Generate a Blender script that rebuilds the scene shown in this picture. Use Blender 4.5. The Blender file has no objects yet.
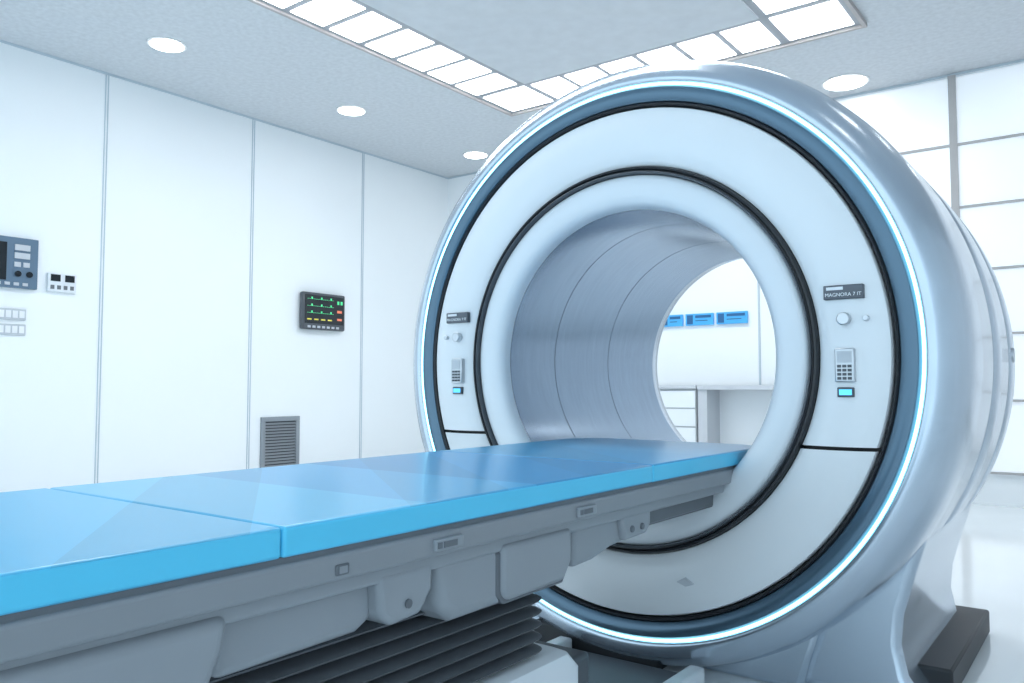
import bpy, bmesh, math
from mathutils import Vector, Matrix
S=bpy.context.scene
CX,CZ=-1.54,1.178
KR=1.018
XL,YB,ZC=-7.5,8.44,4.0

# ---------------- materials ----------------
def mat(name,col,rough=0.5,metal=0.0,emit=None,es=0.0,coat=0.0,var=0.0,vscale=3.0,stretch=None):
    m=bpy.data.materials.new(name); m.use_nodes=True
    nt=m.node_tree; b=nt.nodes['Principled BSDF']
    b.inputs['Base Color'].default_value=(*col,1); b.inputs['Roughness'].default_value=rough
    b.inputs['Metallic'].default_value=metal
    if coat: 
        b.inputs['Coat Weight'].default_value=coat; b.inputs['Coat Roughness'].default_value=0.08
    if emit: 
        b.inputs['Emission Color'].default_value=(*emit,1); b.inputs['Emission Strength'].default_value=es
    tc=nt.nodes.new('ShaderNodeTexCoord'); mp=nt.nodes.new('ShaderNodeMapping')
    nt.links.new(tc.outputs['Object'],mp.inputs['Vector'])
    if stretch: mp.inputs['Scale'].default_value=stretch
    if var:
        n=nt.nodes.new('ShaderNodeTexNoise'); n.inputs['Scale'].default_value=vscale; n.inputs['Detail'].default_value=6
        nt.links.new(mp.outputs['Vector'],n.inputs['Vector'])
        r=nt.nodes.new('ShaderNodeValToRGB')
        r.color_ramp.elements[0].position=0.3; r.color_ramp.elements[1].position=0.7
        r.color_ramp.elements[0].color=(*[c*(1-var) for c in col],1)
        r.color_ramp.elements[1].color=(*[min(1,c*(1+var)) for c in col],1)
        nt.links.new(n.outputs['Fac'],r.inputs['Fac']); nt.links.new(r.outputs['Color'],b.inputs['Base Color'])
    return m
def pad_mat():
    # room reflections painted into the pad colour as cross-wise bands and diagonal facets
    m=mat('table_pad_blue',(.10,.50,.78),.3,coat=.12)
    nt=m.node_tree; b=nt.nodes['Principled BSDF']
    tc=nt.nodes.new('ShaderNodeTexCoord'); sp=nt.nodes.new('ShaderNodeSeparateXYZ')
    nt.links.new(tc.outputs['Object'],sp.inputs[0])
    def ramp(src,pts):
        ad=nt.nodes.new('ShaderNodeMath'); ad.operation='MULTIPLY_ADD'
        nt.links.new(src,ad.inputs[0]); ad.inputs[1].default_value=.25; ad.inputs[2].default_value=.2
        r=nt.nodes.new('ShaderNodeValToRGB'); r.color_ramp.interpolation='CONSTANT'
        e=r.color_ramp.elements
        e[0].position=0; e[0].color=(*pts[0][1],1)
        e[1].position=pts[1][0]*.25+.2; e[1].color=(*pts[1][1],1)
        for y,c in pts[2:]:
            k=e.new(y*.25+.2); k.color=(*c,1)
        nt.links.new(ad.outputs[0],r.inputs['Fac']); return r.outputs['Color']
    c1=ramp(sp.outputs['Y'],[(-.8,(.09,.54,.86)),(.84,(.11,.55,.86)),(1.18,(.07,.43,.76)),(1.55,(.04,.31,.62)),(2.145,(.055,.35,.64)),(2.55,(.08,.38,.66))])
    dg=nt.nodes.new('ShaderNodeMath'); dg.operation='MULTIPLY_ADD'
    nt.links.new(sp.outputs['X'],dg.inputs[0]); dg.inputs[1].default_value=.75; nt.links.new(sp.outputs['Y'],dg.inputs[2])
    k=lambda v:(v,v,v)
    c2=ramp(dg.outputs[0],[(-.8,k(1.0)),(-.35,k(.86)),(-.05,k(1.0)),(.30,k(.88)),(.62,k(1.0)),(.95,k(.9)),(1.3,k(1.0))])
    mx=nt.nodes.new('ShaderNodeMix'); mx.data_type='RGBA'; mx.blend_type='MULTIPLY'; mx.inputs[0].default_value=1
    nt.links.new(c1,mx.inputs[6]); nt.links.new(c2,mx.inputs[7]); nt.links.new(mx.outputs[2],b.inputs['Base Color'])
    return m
M=dict(
 wall=mat('wall_white',(.89,.925,.945),.45,var=.012,vscale=.6),
 seam=mat('wall_seam',(.52,.60,.66),.6),
 ceil=mat('ceiling_tile',(.62,.65,.68),.8,var=.07,vscale=22),
 ceilp=mat('ceiling_panel',(.60,.63,.66),.7,var=.04,vscale=8),
 floor=mat('floor_vinyl',(.86,.90,.92),.12,var=.02,vscale=2,coat=.3),
 frame=mat('light_frame',(.45,.42,.41),.5),
 gap=mat('light_louvre',(.34,.36,.39),.6),
 cell=mat('light_cell',(1,1,1),.5,emit=(.95,.98,1.0),es=10),
 down=mat('downlight_disc',(1,1,1),.5,emit=(1,.99,.97),es=8),
 dring=mat('downlight_ring',(.85,.85,.85),.4),
 casing=mat('scanner_casing',(.53,.595,.67),.24,metal=.85,coat=.25,var=.04,vscale=5,stretch=(1,6,1)),
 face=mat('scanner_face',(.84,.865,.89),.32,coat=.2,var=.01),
 faceshade=mat('scanner_face_shaded',(.80,.825,.85),.35,coat=.2,var=.01),  # same face, its lower shading put into a greyer base colour
 slate=mat('slate_ring',(.10,.17,.235),.3,metal=.6,coat=.25),
 dark=mat('dark_gap',(.012,.014,.018),.35),
 black=mat('black_steel',(.02,.022,.026),.5),
 dgrey=mat('dark_grey_plastic',(.07,.08,.095),.35,coat=.2),
 lip=mat('bore_lip',(.79,.83,.87),.25,coat=.3),
 bore=mat('bore_liner',(.29,.37,.465),.22,metal=1.0,var=.05,vscale=6,stretch=(1,10,1)),
 bseam=mat('bore_seam',(.18,.23,.29),.5),
 seamg=mat('grey_seam',(.34,.38,.42),.5),
 glow=mat('cyan_led',(.6,.9,1),.4,emit=(.35,.85,1.0),es=3.2),
 glowb=mat('blue_led',(.1,.5,1),.4,emit=(.10,.55,1.0),es=1.2),
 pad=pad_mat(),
 padside=mat('table_pad_edge_cyan',(.10,.64,.94),.35,coat=.1),
 rail=mat('table_rail_grey',(.27,.29,.315),.35,var=.03),
 body=mat('table_body_grey',(.31,.335,.365),.38,var=.03),
 bodyd=mat('table_dark_grey',(.14,.155,.175),.45),  # darker grey for trim, slots, screws and keys
 bell=mat('bellows_rubber',(.12,.13,.145),.45),
 white=mat('white_plastic',(.80,.84,.88),.3,coat=.2),
 drawer=mat('drawer_front',(.80,.84,.87),.35),
 metal=mat('brushed_metal',(.6,.62,.65),.3,metal=.8),
 plate=mat('label_plate',(.12,.13,.15),.4,metal=.5),
 txt=mat('label_text',(.85,.87,.9),.5),
 panelb=mat('panel_bluegrey',(.10,.17,.25),.4,coat=.2),
 screen=mat('screen_black',(.01,.015,.02),.15),
 sgreen=mat('screen_green',(.1,.8,.3),.4,emit=(.1,.9,.35),es=.2),
 sred=mat('screen_red',(.8,.2,.1),.4,emit=(.9,.2,.1),es=.2),
 syel=mat('screen_yellow',(.8,.7,.1),.4,emit=(.9,.7,.1),es=.2),
 sblue=mat('screen_blue',(.05,.35,.7),.3,emit=(.08,.40,.8),es=.25),
 sblued=mat('screen_dark_blue',(.02,.12,.3),.3),
 vent=mat('vent_grey',(.30,.33,.36),.5,metal=.3),
 ventd=mat('vent_dark',(.06,.07,.08),.6),
 mull=mat('mullion_taupe',(.44,.43,.43),.5),
 glass=mat('frosted_pane',(.88,.91,.94),.25,emit=(.9,.95,1),es=.25),
 counter=mat('counter_grey',(.55,.58,.62),.35),
)

# ---------------- helpers ----------------
def empty(name,loc):
    e=bpy.data.objects.new(name,None); e.location=loc; e.empty_display_size=.1
    S.collection.objects.link(e); return e
def par(o,e):
    if e is not None:
        o.parent=e; o.matrix_parent_inverse=Matrix.Translation(-Vector(e.location))
def mk(name,bm,m,parent=None,smooth=True,bevel=0,segs=2,angle=35):
    bmesh.ops.recalc_face_normals(bm,faces=bm.faces[:])
    me=bpy.data.meshes.new(name); bm.to_mesh(me); bm.free()
    o=bpy.data.objects.new(name,me); S.collection.objects.link(o)
    me.materials.append(M[m])
    if smooth:
        me.polygons.foreach_set('use_smooth',[True]*len(me.polygons))
        me.set_sharp_from_angle(angle=math.radians(angle))
    if bevel:
        b=o.modifiers.new('bevel','BEVEL'); b.width=bevel; b.segments=segs; b.limit_method='ANGLE'; b.angle_limit=math.radians(40)
    par(o,parent); return o
def add_box(bm,x0,x1,y0,y1,z0,z1):
    r=bmesh.ops.create_cube(bm,size=1)
    bmesh.ops.scale(bm,vec=(x1-x0,y1-y0,z1-z0),verts=r['verts'])
    bmesh.ops.translate(bm,vec=((x0+x1)/2,(y0+y1)/2,(z0+z1)/2),verts=r['verts'])
def box(name,x0,x1,y0,y1,z0,z1,m,parent=None,bevel=0,segs=2):
    bm=bmesh.new(); add_box(bm,x0,x1,y0,y1,z0,z1)
    return mk(name,bm,m,parent,bevel=bevel,segs=segs)
def boxes(name,L,m,parent=None,bevel=0):
    bm=bmesh.new()
    for b in L: add_box(bm,*b)
    return mk(name,bm,m,parent,bevel=bevel)
def prism(name,pts,a0,a1,axis,m,parent=None,bevel=0,segs=2):
    bm=bmesh.new()
    def v(p,a):
        if axis=='x': return (a,p[0],p[1])
        if axis=='y': return (p[0],a,p[1])
        return (p[0],p[1],a)
    A=[bm.verts.new(v(p,a0)) for p in pts]; B=[bm.verts.new(v(p,a1)) for p in pts]
    n=len(pts)
    bm.faces.new(A); bm.faces.new(B[::-1])
    for i in range(n): bm.faces.new((A[i],A[(i+1)%n],B[(i+1)%n],B[i]))
    return mk(name,bm,m,parent,bevel=bevel,segs=segs)
def revolve(name,prof,m,parent=None,n=192,cut=None,angle=40):
    bm=bmesh.new(); rings=[]
    for k in range(n):
        a=2*math.pi*k/n
        rings.append([bm.verts.new((CX+KR*r*math.cos(a),y,CZ+KR*r*math.sin(a))) for y,r in prof])
    q=len(prof)
    for k in range(n):
        A,B=rings[k],rings[(k+1)%n]
        for i in range(q-1):
            bm.faces.new((A[i],A[i+1],B[i+1],B[i]))
    if cut:
        z,keep=cut
        bmesh.ops.bisect_plane(bm,geom=bm.verts[:]+bm.edges[:]+bm.faces[:],plane_co=(0,0,z),plane_no=(0,0,1),
                               clear_outer=(keep=='below'),clear_inner=(keep=='above'))
    return mk(name,bm,m,parent,angle=angle)
def cyl(name,c,r,d,axis,m,parent=None,n=32,bevel=0,r2=None):
    bm=bmesh.new()
    bmesh.ops.create_cone(bm,cap_ends=True,segments=n,radius1=r,radius2=(r if r2 is None else r2),depth=d)
    if axis=='x': bmesh.ops.rotate(bm,verts=bm.verts,matrix=Matrix.Rotation(math.pi/2,3,'Y'))
    if axis=='y': bmesh.ops.rotate(bm,verts=bm.verts,matrix=Matrix.Rotation(math.pi/2,3,'X'))
    bmesh.ops.translate(bm,vec=c,verts=bm.verts)
    return mk(name,bm,m,parent,bevel=bevel)
def text(name,s,loc,size,rot,m,parent):
    c=bpy.data.curves.new(name,'FONT'); c.body=s; c.size=size; c.extrude=.0008; c.align_x='CENTER'; c.align_y='CENTER'
    t=bpy.data.objects.new(name+'_c',c); S.collection.objects.link(t); bpy.context.view_layer.update()
    me=bpy.data.meshes.new_from_object(t); bpy.data.objects.remove(t)
    me.materials.clear(); me.materials.append(M[m])
    me.transform(Matrix.Translation(loc)@rot)
    o=bpy.data.objects.new(name,me); S.collection.objects.link(o); par(o,parent)
def rrect(x0,x1,y0,y1,r,n=5):
    P=[]
    for cx,cy,a in ((x1-r,y1-r,0),(x0+r,y1-r,90),(x0+r,y0+r,180),(x1-r,y0+r,270)):
        for i in range(n+1):
            t=math.radians(a+90*i/n); P.append((cx+r*math.cos(t),cy+r*math.sin(t)))
    return P
def loft(name,levels,m,parent=None,angle=30):
    bm=bmesh.new(); R=[]
    for z,(x0,x1,y0,y1,r) in levels: R.append([bm.verts.new((p[0],p[1],z)) for p in rrect(x0,x1,y0,y1,r)])
    for A,B in zip(R,R[1:]):
        n=len(A)
        for i in range(n): bm.faces.new((A[i],A[(i+1)%n],B[(i+1)%n],B[i]))
    bm.faces.new(R[0]); bm.faces.new(R[-1])
    return mk(name,bm,m,parent,angle=angle)

# ---------------- room ----------------
box('floor',XL,3.2,-2.5,YB,-.1,0,'floor')
box('ceiling',XL,3.2,-2.5,YB,ZC,ZC+.1,'ceil')
box('wall_left',XL-.15,XL,-2.5,YB,0,ZC,'wall')
box('wall_back',XL-.15,3.35,YB,YB+.15,0,ZC,'wall')
box('wall_right',3.2,3.35,-2.5,YB,0,ZC,'wall')
k=1
for y in (-1.15,.44,2.04,3.64,5.24,6.84):
    boxes('trim_%d'%k,[(XL,XL+.008,y-.016,y-.009,0,ZC),(XL,XL+.008,y+.009,y+.016,0,ZC)],'seam'); k+=1
box('trim_%d'%k,XL,XL+.012,-2.5,YB,ZC-.02,ZC,'seam'); k+=1
box('trim_%d'%k,XL,3.2,YB-.012,YB,ZC-.02,ZC,'seam'); k+=1
boxes('trim_%d'%k,[(x-.010,x+.010,YB-.01,YB,0,ZC) for x in (-6.22,-4.64,-3.07)],'seam'); k+=1
box('baseboard_left',XL,XL+.02,-2.5,YB,0,.1,'counter')
x0,x1=-2.32,3.1
win=empty('window_1',((x0+x1)/2,YB-.03,2))
box('frosted_panes',x0,x1,YB-.03,YB,.3,ZC-.05,'glass',win)
vb=[(x-.032,x+.032,YB-.055,YB-.03,0.3,ZC-.03) for x in (-2.27,-1.185,-.1,1.0,2.1)]
boxes('mullions',vb+[(x0,x1,YB-.05,YB-.03,z-.011,z+.011) for z in (.94,1.54,2.13,2.72,3.31)]+[(x0,x1,YB-.05,YB-.03,.285,.305)],'mull',win)

# ceiling luminaire frame
fx0,fx1,fy0,fy1=-5.12,-1.58,2.42,6.78; w=.62
lf=empty('ceiling_light_frame',((fx0+fx1)/2,(fy0+fy1)/2,ZC))
box('inner_panel',fx0+w,fx1-w,fy0+w,fy1-w,ZC-.03,ZC-.002,'ceilp',lf)
boxes('frame_backing',[(fx0,fx1,fy1-w,fy1,ZC-.02,ZC-.002),(fx0,fx1,fy0,fy0+w,ZC-.02,ZC-.002),
   (fx0,fx0+w,fy0+w,fy1-w,ZC-.02,ZC-.002),(fx1-w,fx1,fy0+w,fy1-w,ZC-.02,ZC-.002)],'gap',lf)
t=.03
boxes('frame_rim',[(fx0-t,fx0,fy0-t,fy1+t,ZC-.04,ZC-.002),(fx1,fx1+t,fy0-t,fy1+t,ZC-.04,ZC-.002),
   (fx0,fx1,fy1,fy1+t,ZC-.04,ZC-.002),(fx0,fx1,fy0-t,fy0,ZC-.04,ZC-.002)],'frame',lf)
cells=[]
ny=8; p=(fy1-fy0-2*w)/ny
for i in range(ny):
    a=fy0+w+i*p+.035; b=a+p-.07
    cells+= [(fx0+.05,fx0+w-.07,a,b,ZC-.026,ZC-.02),(fx1-w+.07,fx1-.05,a,b,ZC-.026,ZC-.02)]
nx=6; p=(fx1-fx0-2*w)/nx
for i in range(nx):
    a=fx0+w+i*p+.03; b=a+p-.06
    cells+= [(a,b,fy0+.05,fy0+w-.07,ZC-.026,ZC-.02),(a,b,fy1-w+.07,fy1-.05,ZC-.026,ZC-.02)]
for xx in (fx0,fx1-w):
    for yy in (fy0,fy1-w): cells.append((xx+.06,xx+w-.05,yy+.06,yy+w-.06,ZC-.026,ZC-.02))
boxes('light_cells',cells,'cell',lf)
for (x,y,r) in ((-6.45,1.55,.135),(-6.45,3.63,.135),(-6.45,5.71,.135),(-6.45,7.78,.14),(-2.04,8.04,.19),(0,8.04,.19),(0.2,5.7,.15),(0.2,3.6,.15),(0.2,1.5,.15)):
    d=empty('ceiling_downlight',(x,y,ZC))
    cyl('ring',(x,y,ZC-.006),r+.022,.012,'z','dring',d,n=48)
    cyl('disc',(x,y,ZC-.014),r,.006,'z','down',d,n=48)

# ---------------- scanner ----------------
sc=empty('mri_scanner',(CX,3.4,0))
revolve('casing',[(2.76,1.038),(2.742,1.043),(2.736,1.054),(2.740,1.074),(2.762,1.108),(2.80,1.135),(2.85,1.152),(2.92,1.157),(3.02,1.157),(3.30,1.157),
   (3.305,1.151),(3.315,1.151),(3.32,1.157),(3.78,1.157),(3.785,1.151),(3.795,1.151),(3.80,1.157),(4.08,1.152),(4.20,1.12),(4.26,1.055),(4.28,.98),
   (4.28,.68),(4.25,.61),(4.18,.568),(4.10,.560)],'casing',sc,angle=60)
revolve('casing_seam',[(3.304,1.1535),(3.316,1.1535)],'seamg',sc)
revolve('casing_seam_rear',[(3.784,1.1535),(3.796,1.1535)],'seamg',sc)
revolve('glow_ring',[(2.762,1.030),(2.744,1.0325),(2.742,1.0375),(2.75,1.041)],'glow',sc)
revolve('slate_ring',[(2.80,1.030),(2.745,1.030),(2.735,1.022),(2.732,1.005),(2.736,.985),(2.746,.972),(2.80,.968)],'slate',sc)
revolve('outer_gap_ring',[(2.80,.972),(2.748,.970),(2.742,.964),(2.748,.957),(2.80,.950)],'dark',sc)
revolve('face_backing',[(2.79,.98),(2.79,.68)],'dark',sc)
fp=[(2.79,.951),(2.755,.950),(2.744,.945),(2.730,.91),(2.722,.85),(2.726,.79),(2.738,.745),(2.750,.731),(2.79,.730)]
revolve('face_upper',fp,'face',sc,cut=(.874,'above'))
revolve('face_lower',fp,'faceshade',sc,cut=(.862,'below'))
revolve('bore_gap_ring',[(2.79,.729),(2.742,.728),(2.732,.723),(2.730,.716),(2.738,.711),(2.738,.708)],'dark',sc)
revolve('bore_trim_ring',[(2.742,.709),(2.728,.706),(2.726,.702),(2.732,.699),(2.79,.698)],'dgrey',sc)
revolve('bore_lip',[(2.79,.699),(2.752,.697),(2.742,.690),(2.736,.672),(2.735,.645),(2.738,.615),(2.746,.597),(2.758,.585),(2.775,.577),(2.80,.573)],'lip',sc,angle=60)
ys=[2.80,3.14,3.62,4.11]
rr=[.573,.569,.564,.560]
for i in range(3):
    revolve('bore_liner_%d'%(i+1),[(ys[i]+.0025,rr[i]),(ys[i+1]-.0025,rr[i+1])],'bore',sc)
for i in (1,2): revolve('bore_seam_%d'%(i+1),[(ys[i]-.003,rr[i]+.0008),(ys[i]+.003,rr[i]+.0008)],'bseam',sc)
for s,nm in ((1,'foot_right'),(-1,'foot_left')):
    pts=[(.55,.25),(1.02,.66),(1.0,.55),(.96,.42),(.925,.30),(.915,.20),(.935,.10),(.97,.05),(1.0,.0),(.45,.0)]
    prism(nm,[(CX+s*a,b) for a,b in pts],2.98,4.02,'y','casing',sc,bevel=.03,segs=3)
prism('pedestal_core',[(CX-.6,0),(CX+.6,0),(CX+.7,.3),(CX-.7,.3)],2.92,4.0,'y','casing',sc,bevel=.02)
boxes('base_plate',[(CX-1.045,CX+1.045,3.15,4.10,0,.10)],'black',sc,bevel=.01)
boxes('front_plinth',[(CX-.45,CX+.12,2.78,3.1,0,.10)],'black',sc,bevel=.01)
cyl('side_button',(CX+1.157*KR,3.95,CZ+.02),.03,.012,'x','metal',sc,bevel=.003)
RX=Matrix.Rotation(math.pi/2,4,'X')
YF=2.722
for s,nm in ((1,'r'),(-1,'l')):
    c=-1.532+s*.822
    box('label_plate_'+nm,c-.062,c+.062,YF-.012,YF+.01,1.35,1.396,'plate',sc,bevel=.003)
    box('label_bar_'+nm,c-.052,c+.0,YF-.0135,YF-.010,1.380,1.390,'txt',sc)
    text('label_text_'+nm,'MAGNORA 7 IT',(c,YF-.0135,1.364),.0162,RX,'txt',sc)
    cyl('knob_'+nm,(c,YF-.008,1.286),.021,.03,'y','metal',sc,bevel=.004)
    cyl('small_knob_'+nm,(c+s*.066,YF-.004,1.286),.0095,.022,'y','metal',sc,bevel=.002)
    box('keypad_'+nm,c-.031,c+.031,YF-.014,YF+.01,1.082,1.192,'metal',sc,bevel=.005)
    box('keypad_screen_'+nm,c-.022,c+.022,YF-.0165,YF-.013,1.145,1.182,'counter',sc)
    boxes('keypad_keys_'+nm,[(c-.022+i*.016,c-.022+i*.016+.012,YF-.017,YF-.013,1.09+j*.013,1.09+j*.013+.009) for i in range(3) for j in range(4)],'dgrey',sc)
    box('led_frame_'+nm,c-.026,c+.026,YF-.008,YF+.01,1.034,1.066,'dgrey',sc,bevel=.003)
    box('led_'+nm,c-.019,c+.019,YF-.0105,YF-.007,1.041,1.059,'glowb',sc)
prism('face_emblem',[(-1.31,.365),(-1.275,.385),(-1.24,.365),(-1.275,.352)],2.716,2.73,'y','counter',sc,bevel=.003)

# ---------------- patient table ----------------
tb=empty('patient_table',(-1.528,1.2,0))
TL,TR,TZ=-1.953,-1.103,.84
def pad(nm,y0,y1,end=False):
    pts=[(TL,y0),(TR,y0)]
    if end:
        R=.16
        for i in range(9):
            a=math.radians(90*i/8); pts.append((TR-R+R*math.cos(a),y1-R+R*math.sin(a)))
        for i in range(9):
            a=math.radians(90+90*i/8); pts.append((TL+R+R*math.cos(a),y1-R+R*math.sin(a)))
    else: pts+=[(TR,y1),(TL,y1)]
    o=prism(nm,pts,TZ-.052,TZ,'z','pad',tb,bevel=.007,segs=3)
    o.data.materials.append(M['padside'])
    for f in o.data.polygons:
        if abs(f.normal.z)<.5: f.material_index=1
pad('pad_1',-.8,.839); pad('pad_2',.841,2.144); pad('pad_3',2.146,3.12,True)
def railpts(ins):
    l,r,y1=TL+ins,TR-ins,3.10-ins; R=.15; pts=[(l,-.8),(r,-.8)]
    for i in range(9):
        a=math.radians(90*i/8); pts.append((r-R+R*math.cos(a),y1-R+R*math.sin(a)))
    for i in range(9):
        a=math.radians(90+90*i/8); pts.append((l+R+R*math.cos(a),y1-R+R*math.sin(a)))
    return pts
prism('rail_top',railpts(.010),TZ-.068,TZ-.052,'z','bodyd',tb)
prism('rail',railpts(.004),TZ-.112,TZ-.062,'z','rail',tb,bevel=.008,segs=3)
prism('rail_skirt',railpts(.030),TZ-.145,TZ-.108,'z','body',tb,bevel=.008,segs=3)
for i,y in enumerate((1.24,1.77)):
    box('clip_%d'%i,TR-.006,TR+.005,y-.035,y+.05,.740,.764,'body',tb,bevel=.003)
    box('clip_slot_%d'%i,TR+.003,TR+.007,y-.012,y+.028,.746,.758,'bodyd',tb)
    box('clip_tab_%d'%i,TR+.003,TR+.007,y-.03,y-.018,.746,.758,'bodyd',tb)
box('rail_mark',TR-.006,TR+.000,.955,.985,.738,.758,'bodyd',tb,bevel=.003)
box('rail_mark_inner',TR-.003,TR+.001,.961,.979,.742,.754,'rail',tb)
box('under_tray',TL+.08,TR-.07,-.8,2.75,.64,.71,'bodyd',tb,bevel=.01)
prism('under_curve',[(1.7,.71),(1.7,.58),(1.95,.60),(2.3,.635),(2.7,.668),(2.95,.702)],TL+.12,TR-.10,'x','body',tb,bevel=.01)
prism('housing_a',[(-.8,.715),(.76,.715),(.75,.66),(.72,.595),(-.8,.585)],TR-.50,TR-.016,'x','body',tb,bevel=.02,segs=4)
prism('housing_b',[(.74,.715),(1.10,.715),(1.10,.625),(1.06,.605),(.76,.600)],TR-.45,TR-.06,'x','body',tb,bevel=.018,segs=4)
prism('bracket_front',[(1.08,.715),(1.235,.715),(1.235,.66),(1.20,.615),(1.12,.610),(1.09,.63)],TR-.30,TR-.028,'x','body',tb,bevel=.014,segs=4)
prism('housing_c',[(1.25,.715),(1.76,.715),(1.76,.625),(1.72,.575),(1.31,.572),(1.26,.61)],TR-.50,TR-.035,'x','body',tb,bevel=.028,segs=5)
prism('housing_c_cover',[(1.46,.712),(1.745,.712),(1.745,.63),(1.71,.585),(1.48,.583),(1.46,.60)],TR-.10,TR-.022,'x','body',tb,bevel=.016,segs=4)
prism('housing_c_outline',[(1.445,.695),(1.755,.695),(1.755,.63),(1.715,.578),(1.475,.575),(1.445,.60)],TR-.10,TR-.0325,'x','bodyd',tb,bevel=.004)
prism('bracket',[(1.80,.715),(2.20,.715),(2.20,.655),(2.15,.63),(2.0,.62),(1.90,.60),(1.80,.595)],TR-.20,TR-.055,'x','body',tb,bevel=.014,segs=3)
prism('bracket_plate',[(2.02,.715),(2.20,.715),(2.20,.655),(2.17,.635),(2.04,.630)],TR-.10,TR-.036,'x','body',tb,bevel=.012,segs=3)
for i,(y,z) in enumerate(((2.08,.66),(2.14,.66))): cyl('bracket_bolt_%d'%i,(TR-.036,y,z),.010,.012,'x','bodyd',tb,bevel=.003)
cyl('housing_screw',(TR-.016,.35,.66),.008,.008,'x','bodyd',tb)
cyl('bracket_screw',(TR-.028,1.16,.645),.009,.008,'x','bodyd',tb)
# bellows
lv=[]; nf=7; zb=.375; dz=(.60-zb)/nf
for i in range(nf):
    zt=.60-i*dz
    lv+= [(zt-.04*dz,(-1.78,-1.28,.80,1.70,.04)),(zt-.28*dz,(-1.835,-1.218,.745,1.755,.05)),(zt-.45*dz,(-1.845,-1.21,.735,1.765,.05)),(zt-.62*dz,(-1.84,-1.215,.74,1.76,.05)),(zt-.72*dz,(-1.78,-1.28,.80,1.70,.04))]
loft('bellows',lv,'bell',tb)
loft('base_box',[(0,(-1.88,-1.17,.68,1.86,.03)),(.33,(-1.88,-1.17,.68,1.86,.03)),(.365,(-1.86,-1.19,.70,1.84,.03)),(.375,(-1.84,-1.21,.72,1.82,.03))],'white',tb)
boxes('floor_rails',[(-1.84,-1.78,1.86,2.76,0,.07),(-1.28,-1.22,1.86,2.76,0,.07)],'drawer',tb,bevel=.01)
boxes('floor_track',[(-1.78,-1.28,1.86,2.76,0,.03)],'bodyd',tb,bevel=.005)
boxes('drive_block',[(-1.75,-1.28,1.865,2.08,.03,.29)],'dgrey',tb,bevel=.015)

# ---------------- left wall equipment ----------------
cp=empty('control_panel',(XL,2.85,2.1))
box('body',XL,XL+.05,2.56,3.07,1.90,2.33,'panelb',cp,bevel=.006)
box('screen',XL+.05,XL+.056,2.58,2.82,1.96,2.28,'screen',cp)
boxes('buttons',[(XL+.05,XL+.06,2.88,3.00,2.22,2.27),(XL+.05,XL+.06,2.88,3.00,2.15,2.20)]+[(XL+.05,XL+.058,2.88+.07*i,2.93+.07*i,2.08,2.12) for i in range(2)],'counter',cp)
cyl('dial_a',(XL+.055,2.91,2.02),.025,.02,'x','screen',cp); cyl('dial_b',(XL+.055,3.0,2.02),.025,.02,'x','screen',cp)
boxes('lower_keys',[(XL+.05,XL+.058,2.60+.07*i,2.64+.07*i,1.92,1.945) for i in range(6)],'counter',cp)
g=empty('wall_gauge',(XL,3.28,2.0))
box('body',XL,XL+.04,3.16,3.40,1.90,2.06,'white',g,bevel=.005)
boxes('dials',[(XL+.04,XL+.046,3.18,3.26,1.99,2.05),(XL+.04,XL+.046,3.30,3.38,1.99,2.05)],'screen',g)
boxes('keys',[(XL+.04,XL+.046,3.18+.055*i,3.21+.055*i,1.92,1.955) for i in range(4)],'bodyd',g)
for z0 in (1.50,1.63):
    sw=empty('light_switch',(XL,2.89,z0+.05))
    box('plate',XL,XL+.02,2.77,3.00,z0,z0+.095,'counter',sw,bevel=.004)
    boxes('rockers',[(XL+.02,XL+.028,2.785+.053*i,2.825+.053*i,z0+.018,z0+.078) for i in range(4)],'txt',sw)
mo=empty('patient_monitor',(XL,6.2,1.95))
dy=-.06
box('housing',XL+.02,XL+.09,5.93+dy,6.56+dy,1.72,2.15,'dgrey',mo,bevel=.02)
box('bracket',XL,XL+.03,6.15+dy,6.35+dy,1.85,2.05,'dgrey',mo)
box('screen',XL+.09,XL+.094,5.96+dy,6.53+dy,1.79,2.12,'screen',mo)
tr=[]
for j,zz in enumerate((2.07,1.99,1.91)):
    for i in range(14):
        y=5.99+dy+i*.028; h=(.026 if i%5==2 else .004)
        tr.append((XL+.094,XL+.097,y,y+.02,zz,zz+h))
boxes('traces',tr,'sgreen',mo)
boxes('traces_low',[(XL+.094,XL+.097,5.99+dy+.1*i,6.05+dy+.1*i,1.83,1.845) for i in range(4)],'syel',mo)
boxes('readout_green',[(XL+.094,XL+.097,6.43+dy,6.46+dy,2.03,2.07),(XL+.094,XL+.097,6.48+dy,6.51+dy,2.03,2.07)],'sgreen',mo)
boxes('readout_red',[(XL+.094,XL+.097,6.43+dy,6.50+dy,1.93,1.96),(XL+.094,XL+.097,6.43+dy,6.50+dy,1.84,1.865)],'sred',mo)
boxes('keys',[(XL+.09,XL+.095,6.00+dy+.07*i,6.04+dy+.07*i,1.74,1.765) for i in range(7)],'counter',mo)
ve=empty('air_vent',(XL,5.64,.43))
dy=-.07
boxes('frame',[(XL,XL+.03,5.46+dy,5.97+dy,.15,.20),(XL,XL+.03,5.46+dy,5.97+dy,.68,.73),(XL,XL+.03,5.46+dy,5.51+dy,.20,.68),(XL,XL+.03,5.92+dy,5.97+dy,.20,.68)],'vent',ve,bevel=.004)
box('back',XL,XL+.006,5.5+dy,5.93+dy,.19,.69,'ventd',ve)
bm=bmesh.new()
for i in range(14):
    z=.215+i*.033
    vs=[bm.verts.new(p) for p in ((XL+.008,5.51+dy,z+.022),(XL+.008,5.92+dy,z+.022),(XL+.026,5.92+dy,z),(XL+.026,5.51+dy,z))]
    bm.faces.new(vs)
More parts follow.
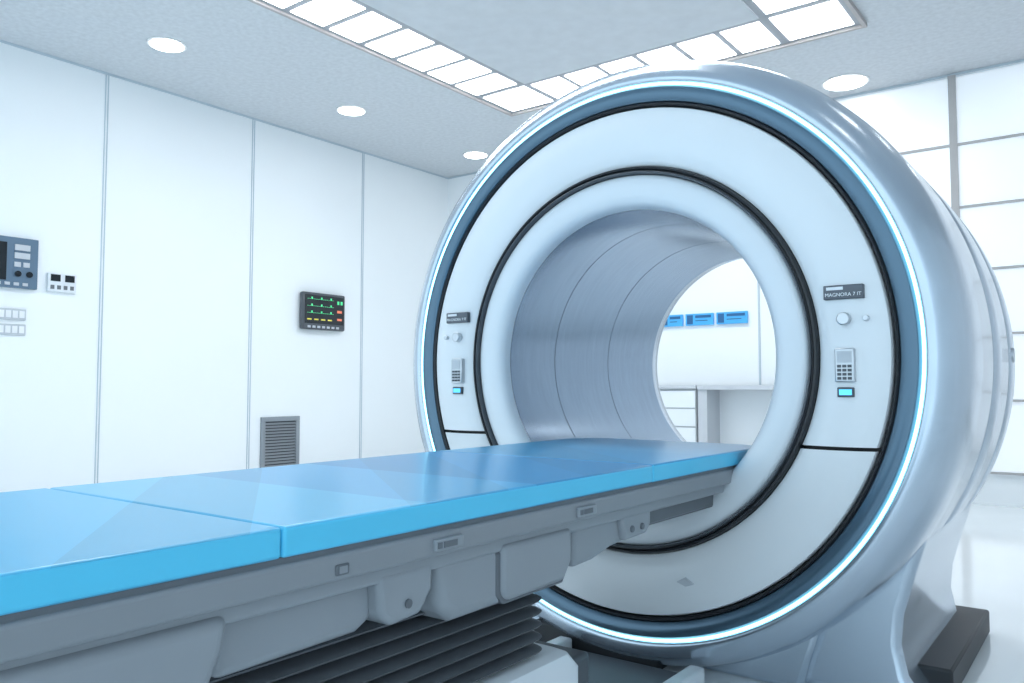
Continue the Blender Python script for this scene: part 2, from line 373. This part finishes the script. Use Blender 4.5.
mk('slats',bm,'vent',ve,smooth=False)

# ---------------- back wall equipment ----------------
for a,b in ((-4.21,-3.94),(-3.90,-3.575),(-3.535,-3.19)):
    s=empty('wall_display',((a+b)/2,YB,1.82))
    box('panel',a,b,YB-.04,YB,1.745,1.875,'sblue',s,bevel=.004)
    boxes('graphics',[(a+.02,a+.09,YB-.044,YB-.04,1.76,1.86),(a+.12,b-.02,YB-.044,YB-.04,1.825,1.855),(a+.12,b-.06,YB-.044,YB-.04,1.79,1.80)],'sblued',s)
cb=empty('drawer_cabinet',(-4.4,8.15,0))
YC=YB-.065
box('carcass',-5.3,-3.59,7.976,YC,0,1.04,'drawer',cb)
boxes('drawers',[(-5.28+.57*i,-5.28+.57*i+.55,7.95,7.966,.06+.195*j,.06+.195*j+.18) for i in range(3) for j in range(5)],'drawer',cb,bevel=.004)
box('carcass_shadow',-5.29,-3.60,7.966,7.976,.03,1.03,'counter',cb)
box('top',-5.32,-3.58,7.93,YC,1.04,1.08,'counter',cb,bevel=.004)
dk=empty('desk',(-2.8,8.15,0))
box('top',-3.56,-1.7,7.93,YC,1.03,1.08,'counter',dk,bevel=.004)
boxes('sides',[(-3.56,-3.46,7.95,YC,0,1.03),(-1.8,-1.7,7.95,YC,0,1.03)],'counter',dk)
box('modesty_panel',-3.46,-1.8,8.28,8.31,.0,1.03,'drawer',dk)
box('drawer_unit',-2.5,-1.8,7.97,8.28,.0,1.03,'drawer',dk)

# ---------------- light ----------------
W=bpy.data.worlds.new('World'); S.world=W; W.use_nodes=True
bg=W.node_tree.nodes['Background']; bg.inputs['Color'].default_value=(.66,.86,1.0,1); bg.inputs['Strength'].default_value=1.8

# ---------------- camera ----------------
c=bpy.data.cameras.new('camera'); cam=bpy.data.objects.new('camera',c); S.collection.objects.link(cam)
c.sensor_width=36; c.lens=808/1024*36; c.clip_start=.02
cam.location=(0,0,1.07); cam.rotation_euler=(math.radians(93.15),0,math.radians(37.05))
S.camera=cam
S.view_settings.view_transform='Standard'
